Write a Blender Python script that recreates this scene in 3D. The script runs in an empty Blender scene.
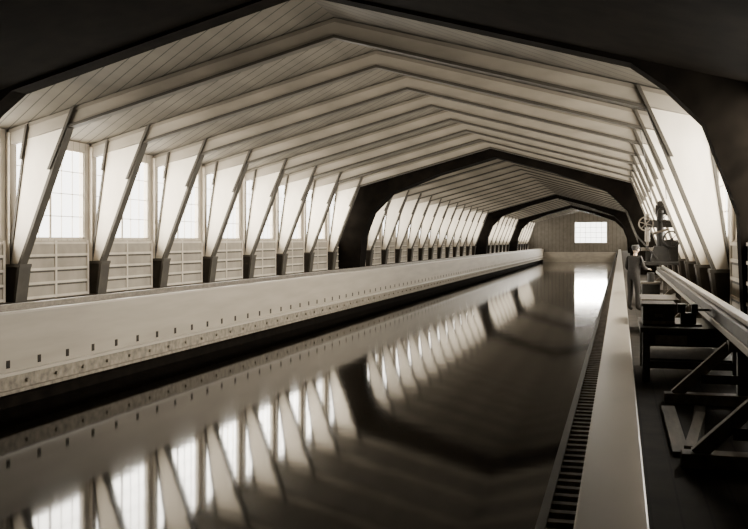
import bpy, bmesh, math, random
from mathutils import Vector, Matrix
random.seed(4)
S=bpy.context.scene
CX=-6.9
def mir(x): return 2*CX-x

# ---------------- materials
def nodes(name):
    m=bpy.data.materials.new(name); m.use_nodes=True
    nt=m.node_tree; b=nt.nodes['Principled BSDF']
    return m,nt,b
def mat(name,col,rough=0.7,var=0.15,scale=3.0,bump=0.0,metal=0.0,stretch=(1,1,1),spec=0.3,lines=None,linecol=0.45,lw=0.09):
    m,nt,b=nodes(name)
    b.inputs['Roughness'].default_value=rough
    b.inputs['Metallic'].default_value=metal
    b.inputs['Specular IOR Level'].default_value=spec
    tc=nt.nodes.new('ShaderNodeTexCoord'); mp=nt.nodes.new('ShaderNodeMapping')
    mp.inputs['Scale'].default_value=stretch
    nt.links.new(tc.outputs['Object'],mp.inputs['Vector'])
    n=nt.nodes.new('ShaderNodeTexNoise'); n.inputs['Scale'].default_value=scale; n.inputs['Detail'].default_value=5
    nt.links.new(mp.outputs[0],n.inputs['Vector'])
    r=nt.nodes.new('ShaderNodeValToRGB')
    r.color_ramp.elements[0].position=0.3; r.color_ramp.elements[1].position=0.7
    c0=[c*(1-var) for c in col]+[1]; c1=[min(1,c*(1+var)) for c in col]+[1]
    r.color_ramp.elements[0].color=c0; r.color_ramp.elements[1].color=c1
    nt.links.new(n.outputs['Fac'],r.inputs['Fac'])
    out=r.outputs['Color']
    if lines:
        dp=nt.nodes.new('ShaderNodeVectorMath'); dp.operation='DOT_PRODUCT'
        nt.links.new(tc.outputs['Object'],dp.inputs[0]); dp.inputs[1].default_value=[v*lines[1] for v in lines[0]]
        fr=nt.nodes.new('ShaderNodeMath'); fr.operation='FRACT'; nt.links.new(dp.outputs['Value'],fr.inputs[0])
        lt=nt.nodes.new('ShaderNodeMath'); lt.operation='LESS_THAN'; nt.links.new(fr.outputs[0],lt.inputs[0]); lt.inputs[1].default_value=lw
        mx=nt.nodes.new('ShaderNodeMix'); mx.data_type='RGBA'; mx.blend_type='MULTIPLY'
        nt.links.new(lt.outputs[0],mx.inputs['Factor']); nt.links.new(out,mx.inputs['A'])
        mx.inputs['B'].default_value=(linecol,linecol,linecol,1)
        out=mx.outputs['Result']
    nt.links.new(out,b.inputs['Base Color'])
    if bump>0:
        bp=nt.nodes.new('ShaderNodeBump'); bp.inputs['Strength'].default_value=bump; bp.inputs['Distance'].default_value=0.02
        nt.links.new(n.outputs['Fac'],bp.inputs['Height']); nt.links.new(bp.outputs[0],b.inputs['Normal'])
    return m
M={}
M['white']=mat('painted_timber',(0.58,0.515,0.42),0.75,0.1,2.0,0.1,stretch=(1,1,.4))
M['raft']=mat('rafter_timber',(0.13,0.112,0.086),0.75,0.15,2.0,0.1,stretch=(.4,1,1))
M['raft2']=mat('rafter_lit_face',(0.22,0.192,0.15),0.75,0.15,2.0,0.1,stretch=(.4,1,1))  # paler copy of the rafter timber, paints in the lit faces
M['endw']=mat('end_wall_boards',(0.10,0.087,0.068),0.75,0.15,2.0,lines=((1,0,0),1.5),linecol=0.5)
M['edge']=mat('timber_edge',(0.04,0.034,0.025),0.7,0.2,3.0)
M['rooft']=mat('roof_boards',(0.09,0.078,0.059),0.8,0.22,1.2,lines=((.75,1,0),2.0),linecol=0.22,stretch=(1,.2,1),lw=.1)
M['rooft2']=mat('roof_boards_mirrored_shaded',(0.072,0.062,0.047),0.8,0.22,1.2,lines=((-.75,1,0),2.0),linecol=0.22,stretch=(1,.2,1),lw=.1)  # right slope's dimmer light put into a darker board colour
M['wall']=mat('wall_boards',(0.36,0.32,0.26),0.8,0.12,2.0,lines=((0,1,0),3.0),linecol=0.6)
M['panel']=mat('panel_boards',(0.24,0.21,0.166),0.75,0.15,1.5)
M['batten']=mat('panel_battens',(0.42,0.37,0.30),0.75,0.15,1.5)
M['dark']=mat('dark_paint_and_shade',(0.005,0.004,0.003),0.9,0.4,2.0,spec=0.02)  # dark arch paint; also stands for shade on the near roof and arch
M['pier']=mat('stained_pier',(0.02,0.016,0.012),0.75,0.4,2.0,spec=0.15)
M['floor']=mat('dark_floor',(0.026,0.021,0.015),0.75,0.4,2.5,0.3,spec=0.15,lines=((1,0,0),5.0),linecol=0.5)
M['conc']=mat('tank_concrete',(0.25,0.216,0.168),0.5,0.13,1.2,0.1,stretch=(1,.25,2.5),spec=0.4)
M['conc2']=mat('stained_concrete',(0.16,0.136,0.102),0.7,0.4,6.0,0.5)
M['curb']=mat('smooth_curb',(0.29,0.254,0.203),0.33,0.12,2.0,0.05,stretch=(1,.25,1),spec=0.6)
M['steel']=mat('oiled_steel',(0.13,0.112,0.09),0.4,0.3,6.0,metal=0.6)
M['iron']=mat('cast_iron',(0.015,0.013,0.010),0.5,0.3,6.0,metal=0.2)
M['wood']=mat('bench_wood',(0.045,0.037,0.027),0.6,0.35,4.0,0.2,stretch=(3,.6,3))
M['lwood']=mat('planed_wood',(0.14,0.116,0.086),0.55,0.3,4.0,0.2,stretch=(3,.5,3))
M['bars']=mat('window_bars',(0.35,0.31,0.25),0.6,0.1)
M['cloth']=mat('dark_wool',(0.018,0.015,0.012),0.9,0.2,20)
M['skin']=mat('skin',(0.42,0.30,0.21),0.55,0.05,10)
M['hair']=mat('hair',(0.02,0.016,0.012),0.7,0.2,40)
# water
m,nt,b=nodes('still_water')
b.inputs['Base Color'].default_value=(0.004,0.003,0.002,1); b.inputs['Roughness'].default_value=0.06
b.inputs['IOR'].default_value=1.135
tc=nt.nodes.new('ShaderNodeTexCoord'); n=nt.nodes.new('ShaderNodeTexNoise'); n.inputs['Scale'].default_value=0.8; n.inputs['Detail'].default_value=2
bp=nt.nodes.new('ShaderNodeBump'); bp.inputs['Strength'].default_value=0.06; bp.inputs['Distance'].default_value=0.03
nt.links.new(tc.outputs['Object'],n.inputs['Vector']); nt.links.new(n.outputs['Fac'],bp.inputs['Height']); nt.links.new(bp.outputs[0],b.inputs['Normal'])
M['water']=m

# ---------------- mesh builder
class B:
    def __init__(s): s.bm=bmesh.new(); s.mats=[]
    def mi(s,k):
        if k not in s.mats: s.mats.append(k)
        return s.mats.index(k)
    def _fin(s,faces,k):
        i=s.mi(k)
        for f in faces: f.material_index=i
    def box(s,x0,x1,y0,y1,z0,z1,k):
        v=[s.bm.verts.new((x,y,z)) for z in (z0,z1) for y in (y0,y1) for x in (x0,x1)]
        q=[(0,2,3,1),(4,5,7,6),(0,1,5,4),(2,6,7,3),(0,4,6,2),(1,3,7,5)]
        s._fin([s.bm.faces.new([v[i] for i in t]) for t in q],k)
    def prism(s,pts,y0,y1,k):
        a=[s.bm.verts.new((x,y0,z)) for x,z in pts]; c=[s.bm.verts.new((x,y1,z)) for x,z in pts]
        fs=[s.bm.faces.new(a),s.bm.faces.new(c[::-1])]
        n=len(pts)
        for i in range(n): fs.append(s.bm.faces.new([a[i],c[i],c[(i+1)%n],a[(i+1)%n]]))
        s._fin(fs,k)
    def beam(s,p,q,w,h,k,up=(0,0,1)):
        p=Vector(p);q=Vector(q);d=(q-p).normalized();u=Vector(up)
        if abs(d.dot(u))>.98: u=Vector((0,1,0))
        r=d.cross(u).normalized();u=r.cross(d)
        v=[]
        for c in (p,q):
            for a,e in ((-1,-1),(1,-1),(1,1),(-1,1)): v.append(s.bm.verts.new(c+r*a*w/2+u*e*h/2))
        fs=[s.bm.faces.new([v[i] for i in t]) for t in ((3,2,1,0),(4,5,6,7),(0,1,5,4),(1,2,6,5),(2,3,7,6),(3,0,4,7))]
        s._fin(fs,k)
    def cyl(s,p,q,r,k,r2=None,n=16):
        p=Vector(p);q=Vector(q);d=q-p
        mt=Matrix.Translation((p+q)/2)@d.to_track_quat('Z','Y').to_matrix().to_4x4()
        g=bmesh.ops.create_cone(s.bm,cap_ends=True,segments=n,radius1=r,radius2=r if r2 is None else r2,depth=d.length,matrix=mt)
        fs=set(f for v in g['verts'] for f in v.link_faces); s._fin(fs,k)
    def wheel(s,c,ax,R,k,spokes=6,t=.03,w=.05):
        c=Vector(c);ax=Vector(ax).normalized();u=ax.orthogonal().normalized();v=ax.cross(u);N=28
        ring=[]
        for i in range(N):
            a=2*math.pi*i/N;d=u*math.cos(a)+v*math.sin(a)
            ring.append([s.bm.verts.new(c+d*(R+dr)+ax*dw) for dr,dw in ((0,-w/2),(0,w/2),(-t,w/2),(-t,-w/2))])
        fs=[]
        for i in range(N):
            A=ring[i];C=ring[(i+1)%N]
            for j in range(4): fs.append(s.bm.faces.new([A[j],C[j],C[(j+1)%4],A[(j+1)%4]]))
        s._fin(fs,k)
        for i in range(spokes):
            a=2*math.pi*i/spokes;d=u*math.cos(a)+v*math.sin(a)
            s.cyl(c,c+d*(R-t/2),.014,k,n=6)
        s.cyl(c-ax*w,c+ax*w,R*.16,k,n=12)
    def mesh(s,name,bevel=0):
        bmesh.ops.recalc_face_normals(s.bm,faces=s.bm.faces)
        me=bpy.data.meshes.new(name); s.bm.to_mesh(me); s.bm.free()
        for k in s.mats: me.materials.append(M[k])
        return me
    def obj(s,name,bevel=0,parent=None,loc=(0,0,0)):
        o=bpy.data.objects.new(name,s.mesh(name)); S.collection.objects.link(o); o.location=loc
        if bevel:
            m=o.modifiers.new('bevel','BEVEL'); m.width=bevel; m.segments=2; m.limit_method='ANGLE'
        if parent: o.parent=parent
        return o
def inst(name,me,loc):
    o=bpy.data.objects.new(name,me); S.collection.objects.link(o); o.location=loc; return o

YA,YE=-4.0,176.0
WL=-16.3; WR=mir(WL)
Y0=22.8; SP=4.2; NF=36
FL=-1.7     # left walkway
FR=-1.9     # right walkway
ZW=-3.97    # water level
sill,head=0.03,2.78

# ---------------- windows & walls
ww=3.5
leftb=[Y0+SP*(i-.5) for i in range(0,NF+1) if Y0+SP*(i-.5)<YE-2]
rightb=[Y0+SP*(i-.5) for i in range(-1,NF+1) if Y0+SP*(i-.5)<YE-2]  # nearest bay is an unseen window, added to light the curb and bench
def wallside(name,x0,x1,bays):
    b=B()
    b.box(x0,x1,YA,YE,-4.6,sill,'wall'); b.box(x0,x1,YA,YE,head,3.2,'wall')
    y=YA
    for c in bays:
        b.box(x0,x1,y,c-ww/2,sill,head,'wall'); y=c+ww/2
    b.box(x0,x1,y,YE,sill,head,'wall')
    return b.obj(name)
wallside('wall_left',WL-.2,WL,leftb)
wallside('wall_right',WR,WR+.2,rightb)
b=B()
fw=.05
b.box(-.05,.05,-ww/2,-ww/2+fw,0,head-sill,'bars'); b.box(-.05,.05,ww/2-fw,ww/2,0,head-sill,'bars')
b.box(-.05,.05,-ww/2,ww/2,0,fw,'bars'); b.box(-.05,.05,-ww/2,ww/2,head-sill-fw,head-sill,'bars')
for i in range(1,6):
    t=.022 if i!=3 else .1
    y=-ww/2+ww*i/6; b.box(-.012,.012,y-t/2,y+t/2,fw,head-sill-fw,'bars')
for i in range(1,4):
    z=(head-sill)*i/4; b.box(-.012,.012,-ww/2+fw,ww/2-fw,z-.011,z+.011,'bars')
wm=b.mesh('window_sash')
k=1
for c in leftb:
    inst('window_%d'%k,wm,(WL-.08,c,sill)); k+=1
for c in rightb:
    o=inst('window_%d'%k,wm,(WR+.08,c,sill)); o.rotation_euler[2]=math.pi; k+=1

def arealight(name,loc,rot,sx,sy,p,col=(1,.94,.83)):
    l=bpy.data.lights.new(name,'AREA'); l.shape='RECTANGLE'; l.size=sx; l.size_y=sy; l.energy=p; l.color=col
    o=bpy.data.objects.new(name,l); S.collection.objects.link(o); o.location=loc; o.rotation_euler=rot; return o
zc=(sill+head)/2
def pw(c): return 1.0 if c<52 else .36
for c in leftb:
    arealight('daylight',(WL-.7,c,zc+.1),(0,-math.pi/2,0),3.4,4.2,1500*pw(c))
for c in rightb:
    arealight('daylight',(WR+.7,c,zc+.1),(0,math.pi/2,0),3.4,4.2,1900*pw(c) if c>20 else 400)  # weaker lamp serves the added, unseen near window

# end wall with its window
EW0,EW1,EZ0,EZ1=-7.9,-2.3,-.5,3.2
RZ=5.57; SL=.27
b=B()
b.box(WL,EW0,YE-.2,YE,-4.6,3.2,'endw'); b.box(EW1,WR,YE-.2,YE,-4.6,3.2,'endw')
b.box(EW0,EW1,YE-.2,YE,-4.6,EZ0,'endw'); b.box(EW0,EW1,YE-.2,YE,EZ1,3.2,'endw')
b.prism([(WL,3.2),(WR,3.2),(CX,RZ+.1)],YE-.2,YE,'endw')
b.obj('wall_far')
b=B()
for i in range(7):
    x=EW0+(EW1-EW0)*i/6; b.box(x-.03,x+.03,YE-.15,YE-.05,EZ0,EZ1,'bars')
for i in range(5):
    z=EZ0+(EZ1-EZ0)*i/4; b.box(EW0,EW1,YE-.14,YE-.06,z-.03,z+.03,'bars')
b.obj('window_%d'%k)
arealight('daylight',(-5.1,YE+1,1.4),(-math.pi/2,0,0),7,5,9000)
b=B(); b.box(WL,WR,YA-.2,YA,-4.6,6.2,'dark'); b.obj('wall_near')

# ---------------- roof
def roof(name,y0,y1,k1,k2,dz=0):
    b=B()
    for sgn in (0,1):
        f=(lambda x:x) if not sgn else mir
        e=WL-.25
        pts=[(f(CX),RZ+dz),(f(e),RZ+dz-SL*(CX-e)),(f(e),RZ+.18-SL*(CX-e)),(f(CX),RZ+.18)]
        b.prism(pts,y0,y1,k1 if not sgn else k2)
    b.obj(name)
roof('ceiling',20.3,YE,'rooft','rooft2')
roof('ceiling',YA,20.3,'dark','dark')  # near bay coloured black to paint its roof as unlit

# ---------------- timber frames
def frame_mesh():
    b=B(); T=.09
    for s in (0,1):
        f=(lambda x:x) if not s else mir
        P=lambda pts:[(f(x),z) for x,z in pts]
        r=lambda x,d: RZ-d-SL*(CX-x)
        # rafter
        b.prism(P([(CX,r(CX,.45)),(WL+.05,r(WL+.05,.45)),(WL+.05,r(WL+.05,.03)),(CX,r(CX,.03))]),-T,T,'raft2')
        b.prism(P([(CX,r(CX,.53)),(-14.4,r(-14.4,.53)),(-14.4,r(-14.4,.45)),(CX,r(CX,.45))]),-.15,.15,'edge')
        b.prism(P([(CX,r(CX,.13)),(WL+.1,r(WL+.1,.13)),(WL+.1,r(WL+.1,.03)),(CX,r(CX,.03))]),-.12,.12,'raft')
        # tapered leg plate
        b.prism(P([(-16.2,-.72),(-15.88,-.72),(-14.4,3.05),(-15.7,2.75)]),-T*.8,T*.8,'white')
        b.prism(P([(-15.92,-.72),(-15.84,-.72),(-14.35,3.1),(-14.44,3.1)]),-.16,.16,'edge')
        b.prism(P([(-16.25,-.72),(-16.18,-.72),(-15.68,2.78),(-15.74,2.76)]),-.11,.11,'edge')
        b.box(*sorted((f(WL+.01),f(WL+.12))),-.12,.12,-.72,2.95,'white')
        # knee battens running on up to the roof
        b.prism(P([(-14.98,1.9),(-14.9,1.9),(-14.15,3.58),(-14.24,3.56)]),-.2,-.09,'edge')
        b.prism(P([(-15.85,2.2),(-15.79,2.2),(-15.6,3.15),(-15.67,3.12)]),-.17,-.09,'edge')
        # dark pier
        b.prism(P([(WL+.01,FL),(-15.95,FL),(-15.82,-.7),(WL+.01,-.7)]),-.22,.22,'pier')
        b.prism(P([(-15.97,FL),(-15.9,FL),(-15.76,-.7),(-15.84,-.7)]),-.26,.26,'edge')
        b.prism(P([(WL+.01,-.74),(-15.75,-.74),(-15.75,-.66),(WL+.01,-.66)]),-.27,.27,'edge')
    return b.mesh('timber_roof_frame')
fm=frame_mesh()
dark_idx=[7,20,28]
for i in range(NF):
    inst('timber_roof_frame',fm,(0,Y0+SP*i,0))

# dark arches
def arch(name,y0,y1,inner):
    full=inner+[(mir(x),z) for x,z in inner[::-1][1:]]
    b=B()
    def top(x): return RZ+.02-SL*abs(x-CX)
    for i in range(len(full)-1):
        (x0,z0),(x1,z1)=full[i],full[i+1]
        if abs(x1-x0)<.001: continue
        if z0>=top(x0) and z1>=top(x1): continue
        b.prism([(x0,min(z0,top(x0)-.01)),(x1,min(z1,top(x1)-.01)),(x1,top(x1)),(x0,top(x0))],y0,y1,'dark')
    xl=full[0][0]
    for a,c in ((WL+.01,xl),(mir(xl),WR-.01)):
        b.prism([(a,FL-.2),(c,FL-.2),(c,top(c)),(a,top(a))],y0,y1,'dark')
    return b.obj(name)
arch('partition_arch',19.7,20.3,[(-16.15,FL),(-16.05,.5),(-15.4,2.3),(-14.67,3.05),(-14.0,3.55),(CX,5.5)])
for i in dark_idx:
    y=Y0+SP*i+1.9
    arch('partition_arch',y,y+1.3,[(-14.9,FL),(-14.75,.2),(-14.2,1.6),(-13.1,2.7),(-10.2,3.8),(CX,4.72)])

# ---------------- wall panels under the windows
b=B(); h=-.02-FL
b.box(0,.09,-1.8,1.8,0,h,'panel')
for z in (.02,.42,.82,1.22,h-.1): b.box(.09,.12,-1.8,1.8,z,z+.07,'batten')
for z in (.36,.76,1.16): b.box(.09,.1,-1.8,1.8,z,z+.05,'edge')
for y in (-1.8,-.05,1.7): b.box(.09,.12,y,y+.1,0,h,'batten')
pm=b.mesh('wainscot_panel')
for c in leftb: inst('wainscot_panel',pm,(WL+.005,c,FL))
for c in rightb:
    if c<20: continue
    o=inst('wainscot_panel',pm,(WR-.005,c,FL)); o.rotation_euler[2]=math.pi

# ---------------- tank, floors, water
XL=-13.5
b=B(); b.box(WL,XL-.5,YA,YE-.2,FL-.2,FL,'floor'); b.obj('floor')
b=B(); b.box(.17,WR,YA,YE-.2,FR-.2,FR,'floor'); b.obj('floor')
b=B()
b.box(XL-.5,XL,YA,YE-.2,-3.02,FL,'conc')
b.box(XL-.5,XL+.0,YA,YE-.2,FL,FL+.05,'curb')
b.box(XL-.5,XL+.08,YA,YE-.2,-3.1,-3.02,'curb')
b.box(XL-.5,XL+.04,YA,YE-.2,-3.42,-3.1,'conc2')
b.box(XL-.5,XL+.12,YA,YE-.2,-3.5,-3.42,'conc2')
b.box(XL-.9,XL-.5,YA,YE-.2,-4.6,-3.0,'dark')
y=2.0
while y<YE-1:
    b.box(XL+.0,XL+.01,y,y+.13,-2.93,-2.75,'pier')
    b.cyl((XL+.03,y+.7,-3.27),(XL+.1,y+.7,-3.27),.045,'conc2',n=8)
    y+=1.2
b.obj('tank_wall_left')
b=B()
b.box(-.268,.171,YA,YE-.2,-2.6,FL,'curb')
b.box(-.62,.17,YA,YE-.2,-4.6,-2.35,'dark')
tr=b.obj('tank_wall_right',bevel=.015)
b=B()
b.box(-.60,-.53,YA,YE-1.6,-2.35,-2.1,'iron')
y=.5
while y<120:
    b.box(-.53,-.27,y,y+.09,-2.24,-2.12,'lwood'); y+=.25
b.obj('gutter_grating')
b=B()
b.box(XL-.38,XL-.24,10,YE-1,FL+.05,FL+.07,'steel'); b.box(XL-.325,XL-.295,10,YE-1,FL+.07,FL+.16,'steel'); b.box(XL-.35,XL-.27,10,YE-1,FL+.16,FL+.2,'steel')
b.obj('carriage_rail')
b=B(); b.box(XL-.49,-.63,YA+.02,YE-1.51,ZW-.05,ZW,'water'); b.obj('tank_water')
b=B(); b.box(XL-.5,-.62,YA,YE-.2,-4.8,-4.6,'dark'); b.obj('tank_floor')
b=B(); b.box(XL,-.62,YE-1.5,YE-.2,-4.6,-2.2,'conc'); b.obj('tank_wall_far')

# ---------------- right side: raised rail beam on trestles
b=B()
b.box(1.22,1.5,3,34,-1.16,-.92,'wood'); b.box(1.30,1.42,3,34,-.92,-.86,'steel')
b.box(1.19,1.22,3,34,-1.13,-1.05,'curb')
b.obj('raised_rail_beam',bevel=.01)
def trestle(y):
    b=B()
    b.box(.5,2.1,y-.1,y+.1,FR,FR+.12,'lwood')
    b.box(1.2,1.52,y-.1,y+.1,-1.28,-1.16,'lwood')
    b.beam((.62,y,FR+.1),(1.22,y,-1.22),.12,.1,'lwood',up=(0,1,0))
    b.beam((2.0,y,FR+.1),(1.5,y,-1.22),.12,.1,'wood',up=(0,1,0))
    b.box(1.3,1.42,y-.06,y+.06,FR+.1,-1.28,'wood')
    b.beam((.9,y-.08,-1.6),(1.8,y-.08,-1.6),.03,.1,'wood')
    return b.obj('rail_trestle',bevel=.006)
for y in (4.9,8.4,11.6,18,24,31): trestle(y)
def bench(y0,y1,x0,x1,top):
    b=B()
    b.box(x0,x1,y0,y1,top-.07,top,'wood')
    for x in (x0+.03,x1-.13):
        for y in (y0+.03,y1-.13): b.box(x,x+.1,y,y+.1,FR,top-.07,'wood')
    b.box(x0+.05,x1-.05,y0+.04,y0+.08,top-.25,top-.07,'wood')
    b.box(x0+.05,x1-.05,y1-.08,y1-.04,top-.25,top-.07,'wood')
    b.box(x0+.05,x1-.05,y0+.05,y0+.1,FR+.18,FR+.28,'wood')
    b.box(x0+.06,x1-.06,y0+.1,y1-.1,FR+.28,FR+.31,'wood')
    b.box(x0+.2,x0+.6,y0+.0,y0+.04,top-.22,top-.1,'lwood')
    return b.obj('workbench',bevel=.006)
bench(13.2,15.0,.26,1.56,-1.17)
bench(20,21.8,.42,1.15,-1.2)
b=B()
b.box(0,.42,0,.7,0,.26,'wood'); b.box(-.02,.44,-.02,.72,.26,.3,'wood'); b.box(.16,.26,-.03,0,.12,.16,'steel'); b.box(.0,.42,-.012,0,.02,.07,'lwood')
b.obj('tool_chest',bevel=.006,loc=(.3,13.5,-1.17))
b=B()
b.box(-.17,.17,-.12,.12,0,.03,'iron'); b.box(-.1,.1,-.07,.07,.03,.18,'iron'); b.box(-.14,-.04,-.09,.09,.18,.3,'iron'); b.box(.04,.12,-.09,.09,.18,.3,'iron'); b.cyl((.12,0,.22),(.3,0,.22),.018,'steel'); b.cyl((.28,-.12,.22),(.28,.12,.22),.01,'steel')
b.obj('bench_vise',bevel=.005,loc=(.9,13.6,-1.17))
b=B(); b.box(0,.14,0,2.4,0,.04,'lwood'); b.beam((.2,.1,.02),(.42,2.5,.02),.12,.04,'wood'); b.beam((.15,.1,.06),(.38,1.9,.06),.1,.03,'lwood')
b.obj('loose_planks',loc=(.45,8.75,FR))

# drilling machine on the raised rail
mx,my=1.36,32.0
b=B()
b.box(-.6,.55,-.5,.5,0,.1,'iron')
for y in (-.35,.35): b.wheel((-.0,y,.0),(1,0,0),.06,'steel',4,.02,.06)
b.prism([(-.32,.1),(.32,.1),(.2,.6),(-.2,.6)],-.22,.22,'iron')
b.cyl((0,0,.5),(0,0,1.75),.12,'iron')
b.box(-.5,.46,-.1,.1,1.2,1.45,'iron'); b.cyl((-.4,0,.75),(-.4,0,1.65),.08,'steel'); b.cyl((-.4,0,.6),(-.4,0,.75),.03,'steel',r2=.05)
b.box(-.6,-.2,-.2,.2,.45,.55,'steel'); b.box(-.45,-.3,-.05,.05,.1,.48,'iron')
b.wheel((-.45,-.2,1.32),(0,1,0),.24,'steel',6,.04,.05)
b.wheel((.2,-.22,1.62),(0,1,0),.3,'iron',6,.05,.1)
b.wheel((.34,-.25,.82),(0,1,0),.28,'iron',5,.05,.1)
b.cyl((.2,-.3,1.62),(.2,.25,1.62),.03,'steel'); b.cyl((.34,-.3,.82),(.34,.25,.82),.03,'steel')
b.box(.12,.55,-.1,.25,.1,.8,'iron'); b.cyl((-.15,.1,1.78),(.4,.1,1.78),.16,'iron')
b.cyl((0,-.1,1.97),(0,.1,1.97),.1,'iron'); b.beam((0,0,1.7),(0,0,1.95),.1,.1,'iron')
b.beam((-.1,-.25,.2),(-.75,-.3,.95),.04,.04,'iron'); b.cyl((-.25,-.2,1.0),(.25,-.2,1.15),.04,'steel')
b.beam((.4,-.2,1.0),(.8,-.25,1.4),.04,.04,'steel')
# drive belts up to the roof
b.cyl((.2,-.22,1.9),(-.4,-8,4.3),.012,'iron',n=6); b.cyl((.42,-.22,1.8),(-.1,-8,4.2),.012,'iron',n=6); b.cyl((-.2,-.2,1.6),(-.8,-5,4.3),.012,'iron',n=6)
b.obj('drilling_machine',bevel=.006,loc=(mx-.1,my,-.80))
b=B()
b.box(0,.5,0,.9,0,.62,'iron'); b.box(-.03,.53,-.03,.93,.62,.68,'steel'); b.cyl((.25,.2,.68),(.25,.2,.95),.1,'iron'); b.wheel((-.05,.45,.4),(1,0,0),.18,'steel',5)
b.obj('motor_cabinet',bevel=.008,loc=(.62,28.6,FR))

# ---------------- man
root=bpy.data.objects.new('standing_man',None); S.collection.objects.link(root)
def skin(name,verts,edges,rad,mk,sub=2,rooti=0):
    me=bpy.data.meshes.new(name); me.from_pydata(verts,edges,[]); me.materials.append(M[mk])
    o=bpy.data.objects.new(name,me); S.collection.objects.link(o); o.parent=root
    sm=o.modifiers.new('skin','SKIN')
    for i,r in enumerate(rad):
        me.skin_vertices[0].data[i].radius=(r if isinstance(r,tuple) else (r,r))
    me.skin_vertices[0].data[rooti].use_root=True
    sb=o.modifiers.new('sub','SUBSURF'); sb.levels=sub; sb.render_levels=sub
    return o
V=[(0,0,.95),(.02,0,1.12),(.05,0,1.33),(.08,0,1.47),
   (0,.1,.9),(.03,.11,.5),(-.02,.12,.1),(.12,.13,.05),
   (0,-.1,.9),(.05,-.11,.5),(.02,-.12,.1),(.16,-.13,.05),
   (.06,.19,1.42),(.07,.27,1.16),(.26,.24,1.04),
   (.06,-.19,1.42),(.1,-.26,1.17),(.33,-.2,1.12)]
E=[(0,1),(1,2),(2,3),(0,4),(4,5),(5,6),(6,7),(0,8),(8,9),(9,10),(10,11),(2,12),(12,13),(13,14),(2,15),(15,16),(16,17)]
R=[(.15,.12),(.15,.12),(.17,.12),.07,.1,.075,.055,.045,.1,.075,.055,.045,.075,.058,.042,.075,.058,.042]
skin('suit',V,E,R,'cloth')
skin('neck',[(.08,0,1.45),(.1,0,1.56)],[(0,1)],[.055,.052],'skin',1)
for sy,w,nm in ((1,Vector((.26,.24,1.04)),'l'),(-1,Vector((.33,-.2,1.12)),'r')):
    d=Vector((.9,0,-.1 if sy>0 else .05)).normalized(); side=Vector((0,sy,0)); up=Vector((0,0,1))
    hv=[w,w+d*.05,w+d*.09]; he=[(0,1),(1,2)]; hr=[.028,(.038,.02),(.036,.018)]
    for j,(off,L) in enumerate(((-.028,.07),(-.01,.08),(.01,.075),(.028,.058))):
        n0=len(hv); p=w+d*.1+side*off
        hv+= [p,p+d*L*.5-up*.012,p+d*L*.85-up*.04]; he+=[(2,n0),(n0,n0+1),(n0+1,n0+2)]; hr+=[.010,.009,.008]
    n0=len(hv); p=w+d*.035-side*.035
    hv+=[p,p+d*.03-side*.02,p+d*.055-side*.022-up*.01]; he+=[(1,n0),(n0,n0+1),(n0+1,n0+2)]; hr+=[.014,.011,.009]
    skin('hand_'+nm,[tuple(v) for v in hv],he,hr,'skin',1,1)
bm=bmesh.new(); bmesh.ops.create_uvsphere(bm,u_segments=24,v_segments=18,radius=1)
for v in bm.verts:
    x,y,z=v.co
    v.co=Vector((x*.098*(1 if z>-.2 else .92),y*.076*(1 if z>0 else 1+z*.25),z*.118))
    if x>.9 and abs(y)<.28 and -.35<z<.1: v.co.x+=.02*(1-abs(y)/.28)
    if x>.7 and abs(abs(y)-.35)<.15 and .02<z<.25: v.co.x-=.008
    if x>.75 and abs(y)<.35 and -.62<z<-.5: v.co.x-=.006
for f in bm.faces: f.smooth=True
me=bpy.data.meshes.new('head'); bm.to_mesh(me); bm.free(); me.materials.append(M['skin'])
o=bpy.data.objects.new('head',me); S.collection.objects.link(o); o.parent=root; o.location=(.12,0,1.64); o.rotation_euler=(0,.25,0)
bb=B()
for s in (-1,1): bb.cyl((.12,s*.07,1.63),(.115,s*.088,1.635),.028,'skin',n=10)
bb.obj('ears',parent=root)
bb=B(); bb.cyl((.1,0,1.69),(.09,0,1.76),.105,'hair',r2=.09,n=20); bb.cyl((.19,0,1.69),(.2,0,1.702),.075,'hair',n=16)
bb.obj('flat_cap',parent=root)
bm=bmesh.new(); bmesh.ops.create_uvsphere(bm,u_segments=20,v_segments=14,radius=1)
for v in bm.verts:
    v.co=Vector((v.co.x*.098-.014,v.co.y*.082,v.co.z*.118+.004))
bmesh.ops.delete(bm,geom=[v for v in bm.verts if v.co.x>.035 and v.co.z<.06 or v.co.z<-.05],context='VERTS')
me=bpy.data.meshes.new('hair'); bm.to_mesh(me); bm.free(); me.materials.append(M['hair'])
o=bpy.data.objects.new('hair',me); S.collection.objects.link(o); o.parent=root; o.location=(.12,0,1.64); o.rotation_euler=(0,.25,0)
root.location=(.34,26.3,FR); root.rotation_euler=(0,0,.9)

# ---------------- world + camera
w=bpy.data.worlds.new('sky'); S.world=w; w.use_nodes=True
bg=w.node_tree.nodes['Background']; bg.inputs[0].default_value=(1,.96,.88,1); bg.inputs[1].default_value=6.0
cam=bpy.data.cameras.new('camera'); co=bpy.data.objects.new('camera',cam); S.collection.objects.link(co)
cam.sensor_width=36; cam.lens=950/748*36; cam.shift_y=-.0328; cam.clip_end=500
co.location=(0,0,0); co.rotation_euler=(math.pi/2,0,math.atan(246/950))
S.camera=co
